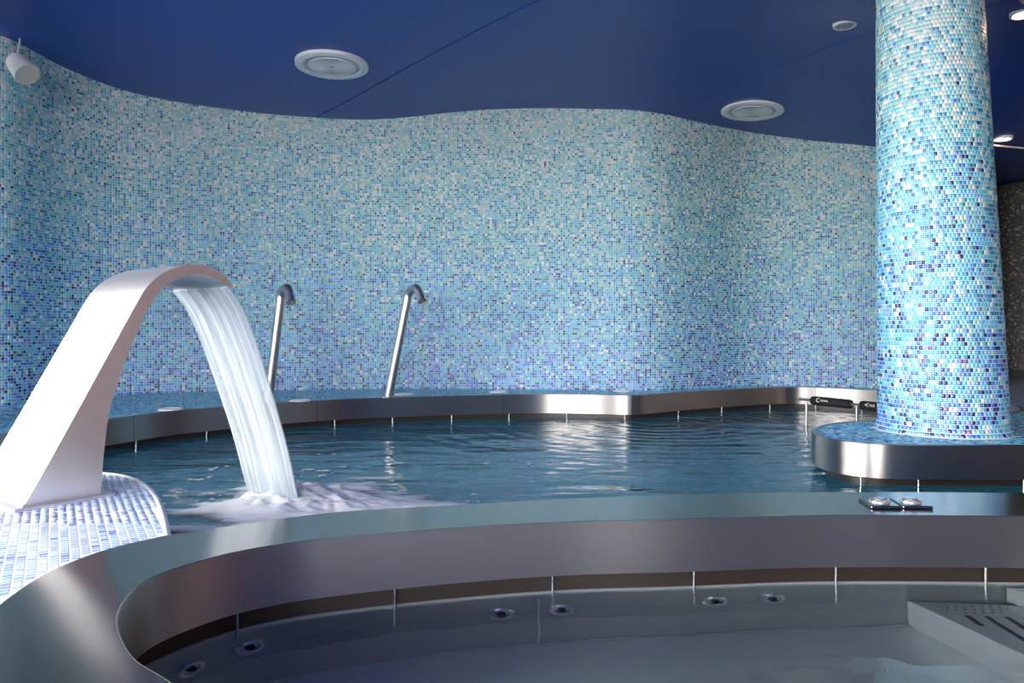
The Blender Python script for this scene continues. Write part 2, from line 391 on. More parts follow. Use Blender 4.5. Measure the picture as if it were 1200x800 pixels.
SEAM1 = (ceil_hit(372, 136), ceil_hit(628, 2)); SEAM2 = (ceil_hit(800, 128), ceil_hit(1028, 36))
def seam_plane(s):
    d = s[1]-s[0]; d = d/np.linalg.norm(d); return s[0], np.array([-d[1], d[0]])      # normal points to the panel on the right
ceiling = mesh_obj('ceiling', _v+np.array([0, 0, 0.06]), _f, CEIL_GAP); tag(ceiling, kind='structure')
ceiling['label'] = 'dark navy ceiling of smooth lacquered panels with thin curved joints'
def ceiling_panel(cuts, dz):
    bm = bmesh.new(); vs = [bm.verts.new(p) for p in _v+np.array([0, 0, dz])]
    for f in _f: bm.faces.new([vs[i] for i in f])
    for s, side, gap in cuts:
        p, n = seam_plane(s); n = n*side; q = p+n*gap
        bmesh.ops.bisect_plane(bm, geom=bm.verts[:]+bm.edges[:]+bm.faces[:], plane_co=(q[0], q[1], 0), plane_no=(n[0], n[1], 0), clear_inner=True)
    e = [x for x in bm.edges if x.is_boundary]
    r = bmesh.ops.extrude_edge_only(bm, edges=e)
    for v in [g for g in r['geom'] if isinstance(g, bmesh.types.BMVert)]: v.co.z += 0.05
    o = bm_obj('ceiling_panel', bm, CEIL, ceiling); smooth_angle(o, 40)
    return o
ceiling_panel([(SEAM1, -1, 0.005)], 0.0)
ceiling_panel([(SEAM1, 1, 0.005), (SEAM2, -1, 0.002)], -0.004)
ceiling_panel([(SEAM1, 1, 0.005), (SEAM2, 1, 0.002)], -0.006)

# ------------------------------------------------------------------ mosaic wall behind the pool
wt = ceil_z(wall_line)
wall_back = ribbon('wall_back', [at_z(wall_line, -0.02), np.c_[wall_line, wt+0.04]], GROUT); tag(wall_back, kind='structure')
wall_back['label'] = 'wavy wall of small glass mosaic fading from violet blue to white'
mid = (wall_line[:-1]+wall_line[1:])/2; tg = wall_line[1:]-wall_line[:-1]; tg /= np.linalg.norm(tg, axis=1)[:, None]
vis = mid[:, 1] < 11.0; mid, tg = mid[vis], tg[vis]; mt_ = ceil_z(mid)
rows = np.arange(int(3.0/PITCH)); zz = (rows+0.5)*PITCH
ci, ri = np.meshgrid(np.arange(len(mid)), rows, indexing='ij'); ci, ri = ci.ravel(), ri.ravel()
ok = zz[ri] < mt_[ci]+PITCH*0.3; ci, ri = ci[ok], ri[ok]; n = len(ci)
C = np.c_[mid[ci], zz[ri]]; U = np.c_[tg[ci], np.zeros(n)]; V = np.tile([0., 0, 1], (n, 1)); Nn = np.c_[tg[ci][:, 1], -tg[ci][:, 0], np.zeros(n)]
cl, _ = tints(zz[ri]/2.62+rng.normal(0, 0.06, n)+.34*(vnoise(ci*.05, zz[ri]*2.6, 21, 4)-.5), n)
tiles('mosaic_tiles', C, U, V, Nn, PITCH*0.45, PITCH*0.45, cl, wall_back)

# ------------------------------------------------------------------ floor, deck and ledge
outer = np.array([(-6.6, -5.3), (8.0, -5.3), (8.0, 12.4), (-6.6, 12.4)])
floor = flat_poly('floor', [outer, hole_loop], 0.0, FLOOR_M); tag(floor, kind='structure')
floor['label'] = 'pale blue mosaic deck and ledge around the pool'
light_seal = box_obj('floor_light_seal', (-6.6, -5.3, -1.4), (8.0, 12.4, -1.3), DARK_WALL); tag(light_seal, kind='structure')  # unseen seal added under the floor to stop outside light leaking in
bm = bmesh.new()
for lo, hi in (((-6.7, -5.4, -1.4), (-6.6, 12.5, 0)), ((8.0, -5.4, -1.4), (8.1, 12.5, 0)), ((-6.7, -5.4, -1.4), (8.1, -5.3, 0)), ((-6.7, 12.4, -1.4), (8.1, 12.5, 0))): box(bm, lo, hi)
tag(bm_obj('wall_light_seal', bm, DARK_WALL), kind='structure')  # added sides of the unseen box that blocks outside light
# ledge at the foot of the back wall
be = back_edge[:175]; be, _ = resample(be, 0.05)
wl = wall_line[(wall_line[:, 1] < 7.6) & (wall_line[:, 0] > -3.85) & (wall_line[:, 0] < 4.5)][::4]
ledge_poly = np.vstack([be, wl[::-1]])
flat_poly('grout_bed', [ledge_poly], 0.0008, GROUT, floor)
Q, a, b, col, k = plane_tiles('', ledge_poly, 0, (1, 0.05), floor, lambda Q, n: tints(np.full(n, 0.30), n))  # paler mix stands in for the light falling on the ledge
tiles('ledge_tiles', at_z(Q, 0.0), np.tile([*a, 0], (len(Q), 1)), np.tile([*b, 0], (len(Q), 1)), np.tile([0., 0, 1], (len(Q), 1)), PITCH*.45, PITCH*.45, col, floor)
# plinth under the column
pl, _ = resample(back_edge[200:], 0.04); pl = pl[(pl[:, 0] < 4.2)]
plinth_poly = np.vstack([pl, [(4.2, 4.9)]])
def no_col(Q, r=0.355): return np.linalg.norm(Q-np.array([2.42, 4.13]), axis=1) > r
Q, a, b, col, k = plane_tiles('', plinth_poly, 0, (1, 0), floor, lambda Q, n: tints(np.full(n, 0.28), n))  # paler mix stands in for the reflection on the plinth top
kk = no_col(Q); Q, col = Q[kk], col[kk]
flat_poly('grout_bed', [plinth_poly], 0.0008, GROUT, floor)
tiles('plinth_tiles', at_z(Q, 0.0), np.tile([*a, 0], (len(Q), 1)), np.tile([*b, 0], (len(Q), 1)), np.tile([0., 0, 1], (len(Q), 1)), PITCH*.45, PITCH*.45, col, floor)
# deck under the fountain: daylight whitening mixed into the tile colours, the 300 that show largest as single pieces
DPAL = np.array([[.46, .62, .86], [.56, .71, .90], [.38, .48, .82], [.66, .77, .88], [.20, .24, .66], [.34, .55, .82], [.56, .57, .80], [.70, .79, .88]])
def dtint(Q, n):
    k = rng.choice(len(DPAL), n, p=[.22, .2, .14, .12, .06, .1, .08, .08]); return DPAL[k], k
de = deck_edge[:deck_edge.shape[0]-10]
deck_poly = np.vstack([de, [(-2.9, 3.2), (-2.9, 0.9)], rim_near[(rim_near[:, 0] < -0.75)][::-1]])
Q, a, b, col, k = plane_tiles('', deck_poly, 0, (0.85, 0.53), floor, dtint, margin=0.013)
u, d = 600+FPX*Q[:, 0]/Q[:, 1], Q[:, 1]
seen = (u > -12) & (d > 1.2) & ~((d > 2.42) & (u < 112)) & ~((u < 25) & (d > 2.27))
order = np.argsort(np.where(seen, d, 99)); single = np.zeros(len(Q), bool); single[order[:300]] = True
r_ = ~single
tiles('deck_tiles', at_z(Q[r_], 0.0), np.tile([*a, 0], (r_.sum(), 1)), np.tile([*b, 0], (r_.sum(), 1)), np.tile([0., 0, 1], (r_.sum(), 1)), PITCH*.435, PITCH*.435, col[r_]*(0.9+0.2*rng.random((r_.sum(), 1))), floor)
flat_poly('grout_bed', [deck_poly], 0.0017, DECK_GROUT, floor)
ang = math.atan2(a[1], a[0]); tm = []
for c in DPAL:
    m = mat('deck_tile_glass', tuple(c), 0.22)
    bm = bmesh.new(); h = PITCH*.435
    q0 = [bm.verts.new((x*h, y*h, -0.001)) for x, y in ((-1, -1), (1, -1), (1, 1), (-1, 1))]
    q1 = [bm.verts.new((x*(h-.0012), y*(h-.0012), 0.0022)) for x, y in ((-1, -1), (1, -1), (1, 1), (-1, 1))]
    bm.faces.new(q1)
    for i in range(4): bm.faces.new((q0[i], q0[(i+1) % 4], q1[(i+1) % 4], q1[i]))
    me = bpy.data.meshes.new('tile'); bm.to_mesh(me); bm.free(); me.materials.append(m); tm.append(me)
for i in np.where(single)[0]:
    o = bpy.data.objects.new('tile', tm[k[i]]); COL.objects.link(o); o.parent = floor
    o.location = (Q[i][0], Q[i][1], 0.0); o.rotation_euler = (rng.normal(0, .012), rng.normal(0, .012), ang)
# white rounded nosing where the deck meets the pool
dn, _ = resample(de, 0.03); tube('deck_nosing', at_z(dn, -0.006), 0.012, CURB, floor, 10)

# ------------------------------------------------------------------ the rest of the room (behind and beside the camera)
def wall_with_opening(name, along, pos, a0, a1, o, thick=0.15, top=3.2):
    bm = bmesh.new()
    def bx(p0, p1, z0, z1):
        if along == 'x': box(bm, (p0, pos-thick, z0), (p1, pos, z1))
        else: box(bm, (pos-thick, p0, z0), (pos, p1, z1))
    if o: bx(a0, o[0], 0, top); bx(o[1], a1, 0, top); bx(o[0], o[1], 0, o[2]); bx(o[0], o[1], o[3], top)
    else: bx(a0, a1, 0, top)
    w = bm_obj(name, bm, DARK_WALL); tag(w, kind='structure'); return w
added_ground = flat_poly('floor_added_ground', [np.array([(-40, -40), (40, -40), (40, 40), (-40, 40)]), np.array([(-6.75, -5.45), (8.15, -5.45), (8.15, 12.55), (-6.75, 12.55)])], -0.05, mat('added_ground_grey', (0.22, 0.21, 0.19), 0.8)); tag(added_ground, kind='structure')  # unseen ground added outside to cut the light rising onto the ceiling
wall_with_opening('wall_rear', 'x', REAR_Y, -6.4, 7.8, WIN_REAR).data.materials[0] = PLASTER
wall_with_opening('wall_left', 'y', LEFT_X, -5.1, 5.2, WIN_LEFT)
wr = box_obj('wall_right', (RIGHT_X, -5.1, 0), (RIGHT_X+.15, 12.2, 3.2), WOOD); tag(wr, kind='structure')
wf = box_obj('wall_far', (-6.5, FAR_Y, 0), (7.8, FAR_Y+.15, 3.2), WOOD); tag(wf, kind='structure')
def glazing(name, along, pos, o, nmul):
    w = empty(name); tag(w, kind='structure')
    for i in range(nmul+1):
        p = o[0]+(o[1]-o[0])*i/nmul
        if along == 'x': box_obj('mullion', (p-.03, pos-.11, o[2]), (p+.03, pos-.05, o[3]), FRAME, w)
        else: box_obj('mullion', (pos-.11, p-.03, o[2]), (pos-.05, p+.03, o[3]), FRAME, w)
    for z in (o[2]+.03, o[3]-.03):
        if along == 'x': box_obj('rail', (o[0], pos-.11, z-.03), (o[1], pos-.05, z+.03), FRAME, w)
        else: box_obj('rail', (pos-.11, o[0], z-.03), (pos-.05, o[1], z+.03), FRAME, w)
glazing('window_1', 'x', REAR_Y, WIN_REAR, 4)
glazing('window_2', 'y', LEFT_X, WIN_LEFT, 5)

# ------------------------------------------------------------------ swimming pool: steel edge band in panels, overflow slot, rods
pool = empty('swimming_pool', (0, 5, 0)); tag(pool, 'large free-form pool edged by a brushed steel band below the mosaic wall', 'pool')
def loc_of(P): return P-np.array([0, 5])
def pool_ribbon(name, rows_, m): 
    rows_ = [r-np.array([0, 5, 0]) for r in rows_]
    return ribbon(name, rows_, m, pool)
be, _ = resample(back_edge, 0.03)
uu = 600+FPX*be[:, 0]/be[:, 1]; isback = np.arange(len(be)) < np.argmax(be[:, 0]*(be[:, 1] > 5.5))
cuts = [0]
for x in (157, 372, 590, 742, 955):
    cuts.append(int(np.argmin(np.abs(uu-x)+np.where(isback, 0, 1e4))))
i_pen = int(np.argmin(np.linalg.norm(be-np.array([3.0, 4.75]), axis=1))); cuts += [i_pen, len(be)-1]
for c0, c1 in zip(cuts[:-1], cuts[1:]):
    seg = be[c0:c1+1].copy()
    d = seg[1]-seg[0]; seg[0] += d*0.05; d = seg[-1]-seg[-2]; seg[-1] -= d*0.05
    inn = offset_loop(seg, -0.006*0, closed=False); bk = offset_loop(seg, -0.05, closed=False)
    if area2(pool_loop) > 0: bk = offset_loop(seg, 0.05, closed=False)
    sm = lambda z, t: at_z(seg+(bk-seg)*t, z)
    p = pool_ribbon('band_panel', [sm(0.004, 0.5), sm(0.004, 0.10), sm(0.001, 0.0), sm(Z_BAND, 0.0), sm(Z_BAND, 1.0)], STEEL)
out = grow(pool_loop, 0.09)
g_line = np.vstack([deck_edge[:-1], back_edge]); g_s = 1 if area2(pool_loop) > 0 else -1
def g_off(d): return offset_loop(g_line, d*g_s, closed=False)
pool_ribbon('overflow_gutter', [at_z(g_off(0.02), -0.012), at_z(g_off(0.07), -0.012), at_z(g_off(0.07), -0.30)], GUTTER)
# rods under the band
sgn = 1 if area2(pool_loop) > 0 else -1
in_off = offset_loop(be, 0.012*sgn, closed=False); arc = np.r_[0, np.cumsum(np.linalg.norm(np.diff(be, axis=0), axis=1))]
rod_px = [160, 241, 316, 391, 460, 529, 596, 665, 734, 795, 848, 904, 955, 1010]
rod_i = [int(np.argmin(np.abs(uu-x)+np.where(isback, 0, 1e4))) for x in rod_px]
i_f = [int(np.argmin(np.linalg.norm(be-np.array(q), axis=1))) for q in ((1.64, 4.02), (1.74, 3.66), (2.0, 3.585), (2.5, 3.575), (3.0, 3.57))]
rod_i += i_f[1:]+[int(i_pen-20), int(i_pen+15)]
for i in rod_i:
    p = in_off[i]; tube('bracket_rod', [(p[0], p[1]-5, Z_BAND+0.004), (p[0], p[1]-5, Z_W-0.06)], 0.0055, CHROME, pool, 8)
# water surface
pw = flat_poly('pool_water', [grow(pool_loop, 0.085)], 0, POOL_W); pw.location.z = Z_W
tag(pw, 'rippled teal water filling the large pool', 'water')

# ------------------------------------------------------------------ whirlpool tub in front
TX = Vector((0.8, 1.5, 0))
tub = empty('whirlpool_tub', TX); tag(tub, 'brushed steel whirlpool with a broad rim beside the large pool', 'hot tub')
def rel(P): P = np.asarray(P, float).copy(); P[:, 0] -= TX.x; P[:, 1] -= TX.y; return P
ti = tub_inner; to = rim_outer
ti_g = grow(ti, 0.004); to_g = grow(to, -0.008)
bm = bmesh.new(); fill_loops(bm, [rel(to_g), rel(ti_g)], 0.006)
for f in bm.faces:
    if f.normal.z < 0: f.normal_flip()
me = bpy.data.meshes.new('rim'); bm.to_mesh(me); bm.free(); link('rim', me, STEEL_TOP, tub)
def tub_rib(name, rows_, m, parent=tub): return ribbon(name, [np.c_[rel(r[:, :2]), r[:, 2]] for r in rows_], m, parent, closed=True)
tub_rib('inner_band', [at_z(ti_g, 0.006), at_z(grow(ti, 0.001), 0.004), at_z(ti, -0.001), at_z(ti, -0.150), at_z(grow(ti, 0.075), -0.150)], TUB_BAND)
tub_rib('outer_band', [at_z(to_g, 0.006), at_z(grow(to, -0.002), 0.0035), at_z(to, -0.002), at_z(to, -0.165), at_z(grow(to, -0.05), -0.165), at_z(grow(to, -.06), -0.4)], STEEL)
tw_out = grow(ti, 0.045)
tub_rib('overflow_gutter', [at_z(grow(ti, 0.07), -0.15), at_z(tw_out, -0.212)], GUTTER)
tub_rib('gutter_lip', [at_z(tw_out, -0.209), at_z(grow(ti, 0.040), -0.206), at_z(grow(ti, 0.037), -0.209), at_z(grow(ti, 0.037), -0.26)], STEEL_DARK)
Z_SEAT, Z_T = -0.55, -0.213
basin = tub_rib('basin_wall', [at_z(grow(ti, 0.037), -0.22), at_z(grow(ti, 0.02), Z_SEAT)], STEEL_DARK)
flat_poly('basin_floor', [rel(grow(ti, 0.02))], Z_SEAT, BASIN_FLOOR, tub)
weld = at_z(grow(ti, 0.014), Z_SEAT+0.004); weld = np.vstack([weld, weld[:1]])
tube('weld_seam', np.c_[rel(weld[:, :2]), weld[:, 2]], 0.004, mat('weld_grey', (.7, .7, .7), .4, 1.0), tub, 6, cap=False)
# jets on the basin wall, found through the water: trace each photo pixel through the surface onto the wall
loop_w = grow(ti, 0.029)
def refract_hit(x, y):
    s0 = np.array(px(x, y, Z_T)); d = s0-np.array([0, 0, CZ]); d /= np.linalg.norm(d)
    eta = 1/1.33; c = -d[2]; h = d[:2]*eta; dz = -math.sqrt(1-h@h); best = None
    for p, q in zip(loop_w, np.roll(loop_w, -1, 0)):
        M = np.array([[h[0], -(q-p)[0]], [h[1], -(q-p)[1]]])
        if abs(np.linalg.det(M)) < 1e-12: continue
        t, s = np.linalg.solve(M, p-s0[:2])
        if t > 0 and 0 <= s <= 1 and (best is None or t < best[0]): best = (t, p+(q-p)*s, (q-p)/np.linalg.norm(q-p))
    t, p, tv = best; return p, Z_T+dz*t, tv
def jet(x, y):
    p, z, tv = refract_hit(x, y); z = max(z, Z_SEAT+0.05)
    nrm = np.array([-tv[1], tv[0]])          # inwards for a counter-clockwise loop
    M = Matrix.Translation(Vector((p[0]-TX.x, p[1]-TX.y, z)))@Vector((nrm[0], nrm[1], 0.02)).to_track_quat('Z', 'Y').to_matrix().to_4x4()
    j = lathe('jet', [(0.0, -.01), (0.040, -.01), (0.041, 0.004), (0.036, 0.010), (0.024, 0.010), (0.020, 0.004), (0.012, 0.003)], JET, tub, 28, M)
    lathe('nozzle', [(0.013, -.002), (0.013, 0.010), (0.009, 0.013), (0.006, 0.008), (0.0, 0.004)], DARK_HOLE, j, 16, M)
for x, y in ((587, 719), (658, 714), (838, 704), (905, 701), (292, 758), (223, 783)): jet(x, y)
def wall_point(u_px, loop):
    u = 600+FPX*loop[:, 0]/loop[:, 1]; return int(np.argmin(np.abs(u-u_px)+np.where(loop[:, 1] < 1.25, 9e3, 0)))
for x in (277, 462, 640, 809, 977, 1153):
    i = wall_point(x, grow(ti, 0.03)); p = grow(ti, 0.03)[i]
    tube('bracket_rod', [(p[0]-TX.x, p[1]-TX.y, -0.148), (p[0]-TX.x, p[1]-TX.y, -0.24)], 0.004, CHROME, tub, 8)
# vertical joint in the basin wall
i = wall_point(627, loop_w); p = loop_w[i]
box_obj('wall_joint', (p[0]-TX.x-.002, p[1]-TX.y-.010, Z_SEAT), (p[0]-TX.x+.002, p[1]-TX.y+.01, -0.24), STEEL_WHITE, tub)
# bubble lounge: raised steel bench at the right with perforated top
LZ = -0.36
def prism(name, plan, z0, z1, m, parent):
    bm = bmesh.new(); vs = [bm.verts.new((x-TX.x, y-TX.y, z1)) for x, y in plan]; top = bm.faces.new(vs)
    r = bmesh.ops.extrude_face_region(bm, geom=[top])
    for v in [g for g in r['geom'] if isinstance(g, bmesh.types.BMVert)]: v.co.z = z0
    return bm_obj(name, bm, m, parent)
lounge = prism('bubble_bench', [(1.205, 2.235), (1.44, 1.35), (2.3, 1.2), (2.5, 1.6), (2.3, 2.08), (1.9, 2.18), (1.53, 2.19)], Z_SEAT-.005, LZ, BENCH_LIT, tub)
prism('bench_top_shade', [(1.213, 2.232), (1.445, 1.36), (2.29, 1.21), (2.49, 1.6), (2.29, 2.075), (1.9, 2.175), (1.53, 2.185)], LZ-.002, LZ+.002, STEEL_DARK, lounge)  # dark sheet laid on so the top looks less lit than the front
for k in range(9):
    x0 = 1.315+0.052*k; y1 = 2.12-0.006*k; l = 0.07 if k == 0 else (0.20 if k == 1 else 0.30)
    box_obj('bench_slot', (x0-TX.x-.008, y1-l-TX.y, LZ-.01), (x0-TX.x+.008, y1-TX.y, LZ+.0032), DARK_HOLE, lounge)
bm = bmesh.new()
for k in range(16):
    for q in range(3):
        bmesh.ops.create_circle(bm, cap_ends=True, radius=0.005, segments=8, matrix=Matrix.Translation((1.27+.026*k+.013*(q % 2)-TX.x, 2.185-.024*q-TX.y, LZ+.003)))
tag(bm_obj('bench_holes', bm, CHROME, lounge), kind='stuff')
# raised end block beside the bench
prism('bench_backrest', [(1.50, 2.225), (1.60, 2.02), (2.2, 1.6), (2.45, 1.8), (2.3, 2.08), (1.9, 2.19)], LZ, -0.228, BENCH_LIT, tub)
tw = flat_poly('whirlpool_water', [tw_out], 0, TUB_W); tw.location.z = Z_T
tag(tw, 'still clear water in the steel whirlpool', 'water')
# push buttons on the rim
bmat = CHROME
def push_button(x0, y0, label):
    p = px(x0, y0, 0.006); o = empty('push_button', p, math.radians(-6)); tag(o, label, 'button', 'push buttons on the whirlpool rim')
    box_obj('plate', (-.046, -.055, 0), (.046, .055, .010), STEEL_TOP, o, 0.004)
    lathe('collar', [(0, .010), (.032, .010), (.030, .016), (.022, .019)], JET, o, 28)
    lathe('button', [(.020, .014), (.020, .020), (.016, .024), (0, .025)], JET, o, 28)
push_button(1030.5, 591.5, 'square steel plate with round push button, the one farther from the column')
push_button(1067, 591.5, 'square steel plate with round push button, the one nearer the column')

# ------------------------------------------------------------------ mosaic column
CB, CT = np.array([2.42, 4.13]), np.array([2.34, 4.13])
ctz = float(ceil_z(CT[None])[0])
column = empty('mosaic_column', (CB[0], CB[1], 0.0)); tag(column, 'thick mosaic column fading from blue to white on the steel-edged plinth', 'column')
def col_rc(z):
    t = np.clip(z/ctz, 0, 1); r = 0.325-(0.325-0.262)*t
    return r+0.024*np.clip(1-z/0.07, 0, 1)**2, CB[None]*(1-t)[:, None]+CT[None]*t[:, None]
zs = np.r_[0, .01, .02, .03, .05, .07, .09, np.linspace(.12, ctz+.03, 40)]
rr, cc = col_rc(zs); th = np.linspace(0, 2*math.pi, 97)[:-1]
ribbon('shaft', [np.c_[cc[i, 0]-CB[0]+rr[i]*np.cos(th), cc[i, 1]-CB[1]+rr[i]*np.sin(th), np.full(96, zs[i])] for i in range(len(zs))], GROUT, column, closed=True)
NT = 90; rows = np.arange(int((ctz-.004)/PITCH)); z0 = (rows+.5)*PITCH+.004
tz, tk = np.meshgrid(z0, np.arange(NT), indexing='ij'); row_i = np.repeat(np.arange(len(z0)), NT); tz, tk = tz.ravel(), tk.ravel()
an = 2*math.pi*(tk+0.5*(row_i % 2))/NT; r0, c0 = col_rc(tz); r1, c1 = col_rc(tz+.004)
C = np.c_[c0[:, 0]-CB[0]+r0*np.cos(an), c0[:, 1]-CB[1]+r0*np.sin(an), tz]; C1 = np.c_[c1[:, 0]-CB[0]+r1*np.cos(an), c1[:, 1]-CB[1]+r1*np.sin(an), tz+.004]
V = C1-C; V /= np.linalg.norm(V, axis=1)[:, None]; U = np.c_[-np.sin(an), np.cos(an), np.zeros(len(an))]; Nn = np.cross(U, V)
cl, _ = tints(tz/ctz*0.97+rng.normal(0, .06, len(tz))+.4*(vnoise(tk*.09, tz*2.2, 22, 4)-.5), len(tz))
tiles('mosaic_tiles', C, U, V, Nn, r0*math.pi/NT-.0011, PITCH*.45, cl, column)

# ------------------------------------------------------------------ dark hall on the right
dz_ = float(ceil_z([[6.42, 9.0]])[0]); RD = 0.47
dark = empty('mosaic_column', (6.42, 9.0, 0)); tag(dark, 'dark bronze mosaic column standing in the unlit hall', 'column')
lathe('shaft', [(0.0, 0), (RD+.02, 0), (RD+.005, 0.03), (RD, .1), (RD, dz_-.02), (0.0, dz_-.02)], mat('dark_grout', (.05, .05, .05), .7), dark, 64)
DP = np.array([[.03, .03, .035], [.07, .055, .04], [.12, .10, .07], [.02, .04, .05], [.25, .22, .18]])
na, nr_ = 120, int((dz_-.15)/.0245); tk, tr = np.meshgrid(np.arange(na), np.arange(nr_), indexing='ij'); tk, tr = tk.ravel(), tr.ravel(); n = len(tk)
an = 2*math.pi*tk/na; C = np.c_[RD*np.cos(an), RD*np.sin(an), .11+tr*.0245]; U = np.c_[-np.sin(an), np.cos(an), np.zeros(n)]; V = np.tile([0., 0, 1], (n, 1))
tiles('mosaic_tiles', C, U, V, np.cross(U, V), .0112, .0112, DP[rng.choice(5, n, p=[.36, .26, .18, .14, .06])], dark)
def down_light(x, y, label, lit, r=0.075, power=60.0):
    d = 5.0
    for _ in range(12):
        P = np.array([[(x-600)/FPX*d, d]]); z = float(ceil_z(P)[0]); d = (z-CZ)*FPX/(HOR-y)
    P = np.array([(x-600)/FPX*d, d]); z = float(ceil_z(P[None])[0])
    o = empty('downlight', (P[0], P[1], z-.012)); tag(o, label, 'downlight', 'round downlights in the ceiling')
    lathe('ring', [(r*.72, .03), (r*.72, -.004), (r*.80, -.010), (r*.96, -.008), (r, 0.0), (r, .02)], WHITE_PL, o, 40)
    lm = mat('lamp_glow', (1, .8, .55), .4, Emission_Color=(1, .62, .30, 1), Emission_Strength=power) if lit else GREY_PL
    lathe('lens', [(0, -.014), (r*.4, -.012), (r*.72, -.004)], lm, o, 32)
    return o
down_light(990, 27.5, 'small unlit round downlight between the ceiling joint and the column', False)
down_light(1175, 161, 'lit warm downlight above the dark hall beside a thin strip', True, .085)
down_light(1199, 14, 'lit warm downlight beside the top of the column', True, .07)
strip = box_obj('ceiling_strip', (-.30, -.01, -.008), (.30, .01, .008), WHITE_PL, None, 0.002); strip.location = (4.75, 7.0, float(ceil_z([[4.75, 7.0]])[0])-.03); strip.rotation_euler = (0, 0, .3)
tag(strip, 'thin pale metal strip on the ceiling of the dark hall', 'strip')

# ------------------------------------------------------------------ round ceiling speakers
def ceiling_speaker(x, y, label, tilt):
    d = 5.0
    for _ in range(12):
        P = np.array([[(x-600)/FPX*d, d]]); z = float(ceil_z(P)[0]); d = (z-CZ)*FPX/(HOR-y)
    P = np.array([(x-600)/FPX*d, d]); z = float(ceil_z(P[None])[0])
    gxx = float(ceil_z([P+[.2, 0]])[0]-ceil_z([P-[.2, 0]])[0])/.4; gyy = float(ceil_z([P+[0, .2]])[0]-ceil_z([P-[0, .2]])[0])/.4
    o = empty('ceiling_speaker', (P[0], P[1], z-.018)); o.rotation_euler = Vector((-gxx, -gyy, 1)).to_track_quat('Z', 'Y').to_euler()
    tag(o, label, 'speaker', 'round white speakers in the ceiling')
    R = 0.275
    lathe('frame', [(.212, .01), (.212, -.004), (.218, -.008), (.268, -.006), (R, -.002), (R, .04)], WHITE_PL, o, 72)
    g = lathe('grille', [(0, -.004), (.06, -.004), (.12, -.003), (.20, -.002), (.213, .002)], GREY_PL, o, 64)
    for k in range(48):
        M = Matrix.Rotation(2*math.pi*k/48, 4, 'Z')
        box_obj('slat', (.018, -.0035, -.008), (.165, .0035, -.002), WHITE_PL, g, mtx=M)
    lathe('inner_ring', [(.168, -.001), (.170, -.008), (.178, -.008), (.180, .0)], WHITE_PL, g, 64)
ceiling_speaker(389, 75, 'round white grille speaker in the ceiling panel above the fountain', 0.055)
ceiling_speaker(881.5, 128.5, 'round white grille speaker in the ceiling near the mosaic wall and column', 0.13)

# ------------------------------------------------------------------ white wall speaker at the left
sp = empty('wall_speaker', (-3.60, 5.40, 2.49)); tag(sp, 'white round projector speaker on a bracket high on the mosaic wall', 'speaker')
ax = Vector((0.66, -0.22, -0.68)).normalized(); M = ax.to_track_quat('Z', 'Y').to_matrix().to_4x4()@Matrix.Scale(.88, 4)
lathe('body', [(0, -.13), (.055, -.13), (.078, -.11), (.090, -.06), (.098, .05), (.102, .075), (.098, .080)], WHITE_PL, sp, 40, M)
lathe('grille', [(0, .070), (.07, .070), (.096, .074)], mat('cream_mesh', (.56, .53, .44), .6), sp, 40, M)
tube('bracket', [(-.04, -.02, .05), (-.08, .02, .10), (-.11, .05, .14), (-.20, .16, .14), (-.26, .24, .14)], 0.010, WHITE_PL, sp, 8)
tube('cable', catmull([(-.02, -.02, .08), (-.035, 0.0, .13), (-.05, .04, .20), (-.09, .10, .26)], 6), 0.007, WHITE_PL, sp, 8)

# ------------------------------------------------------------------ swan-neck fountain
P0 = np.array([-1.53, 2.29]); FD = np.array([0.6, 0.8]); WD = np.array([-0.8, 0.6]); FW = 0.42
def on_plane(x, y):
    k_ = (x-600)/FPX; s = (k_*P0[1]-P0[0])/(FD[0]-k_*FD[1]); d = P0[1]+FD[1]*s
    return s, CZ+(HOR-y)/FPX*d
o_px = [(25, 598), (62, 533), (115, 437), (148, 377), (162, 352), (170, 339), (183, 325.5), (200, 315.5), (217, 310.5), (240, 310.5), (259, 319), (273.5, 334)]
i_px = [(118, 583), (121.5, 534), (128, 484), (141, 440), (149, 417), (158, 396), (174, 362), (188, 341), (205, 328.5), (229, 321), (252, 326), (272, 338)]
def prof(pts, n=7, straight=4):
    q = np.array([on_plane(*p) for p in pts]); return catmull(q, n)
po, pi_ = prof(o_px), prof(i_px)
po[0, 1] = pi_[0, 1] = 0.012
fo = empty('waterfall_fountain', (P0[0], P0[1], 0.0)); tag(fo, 'curved brushed steel swan-neck fountain pouring a sheet of water', 'fountain')
def fpt(s, w, z): return np.array([FD[0]*s+WD[0]*w, FD[1]*s+WD[1]*w, z])
nn = len(po); v = []
for w in (0.0, FW):
    v += [fpt(s, w, z) for s, z in po]; v += [fpt(s, w, z) for s, z in pi_]
f = []
for i in range(nn-1):
    f.append((i, i+1, nn+i+1, nn+i)); f.append((2*nn+i, 3*nn+i, 3*nn+i+1, 2*nn+i+1))
    f.append((i, 2*nn+i, 2*nn+i+1, i+1)); f.append((nn+i, nn+i+1, 3*nn+i+1, 3*nn+i))
f.append((nn-1, 3*nn-1, 4*nn-1, 2*nn-1)); f.append((0, nn, 3*nn, 2*nn))
neck = mesh_obj('neck', v, f, STEEL_WHITE, fo)
bm = bmesh.new(); bm.from_mesh(neck.data); bmesh.ops.recalc_face_normals(bm, faces=bm.faces); bm.to_mesh(neck.data); bm.free(); smooth_angle(neck, 30)
M = Matrix(((FD[0], WD[0], 0, 0), (FD[1], WD[1], 0, 0), (0, 0, 1, 0), (0, 0, 0, 1)))
box_obj('base_plate', (-.03, -.025, 0), (pi_[0, 0]+.035, FW+.025, .012), STEEL_WHITE, fo, 0.002, M)
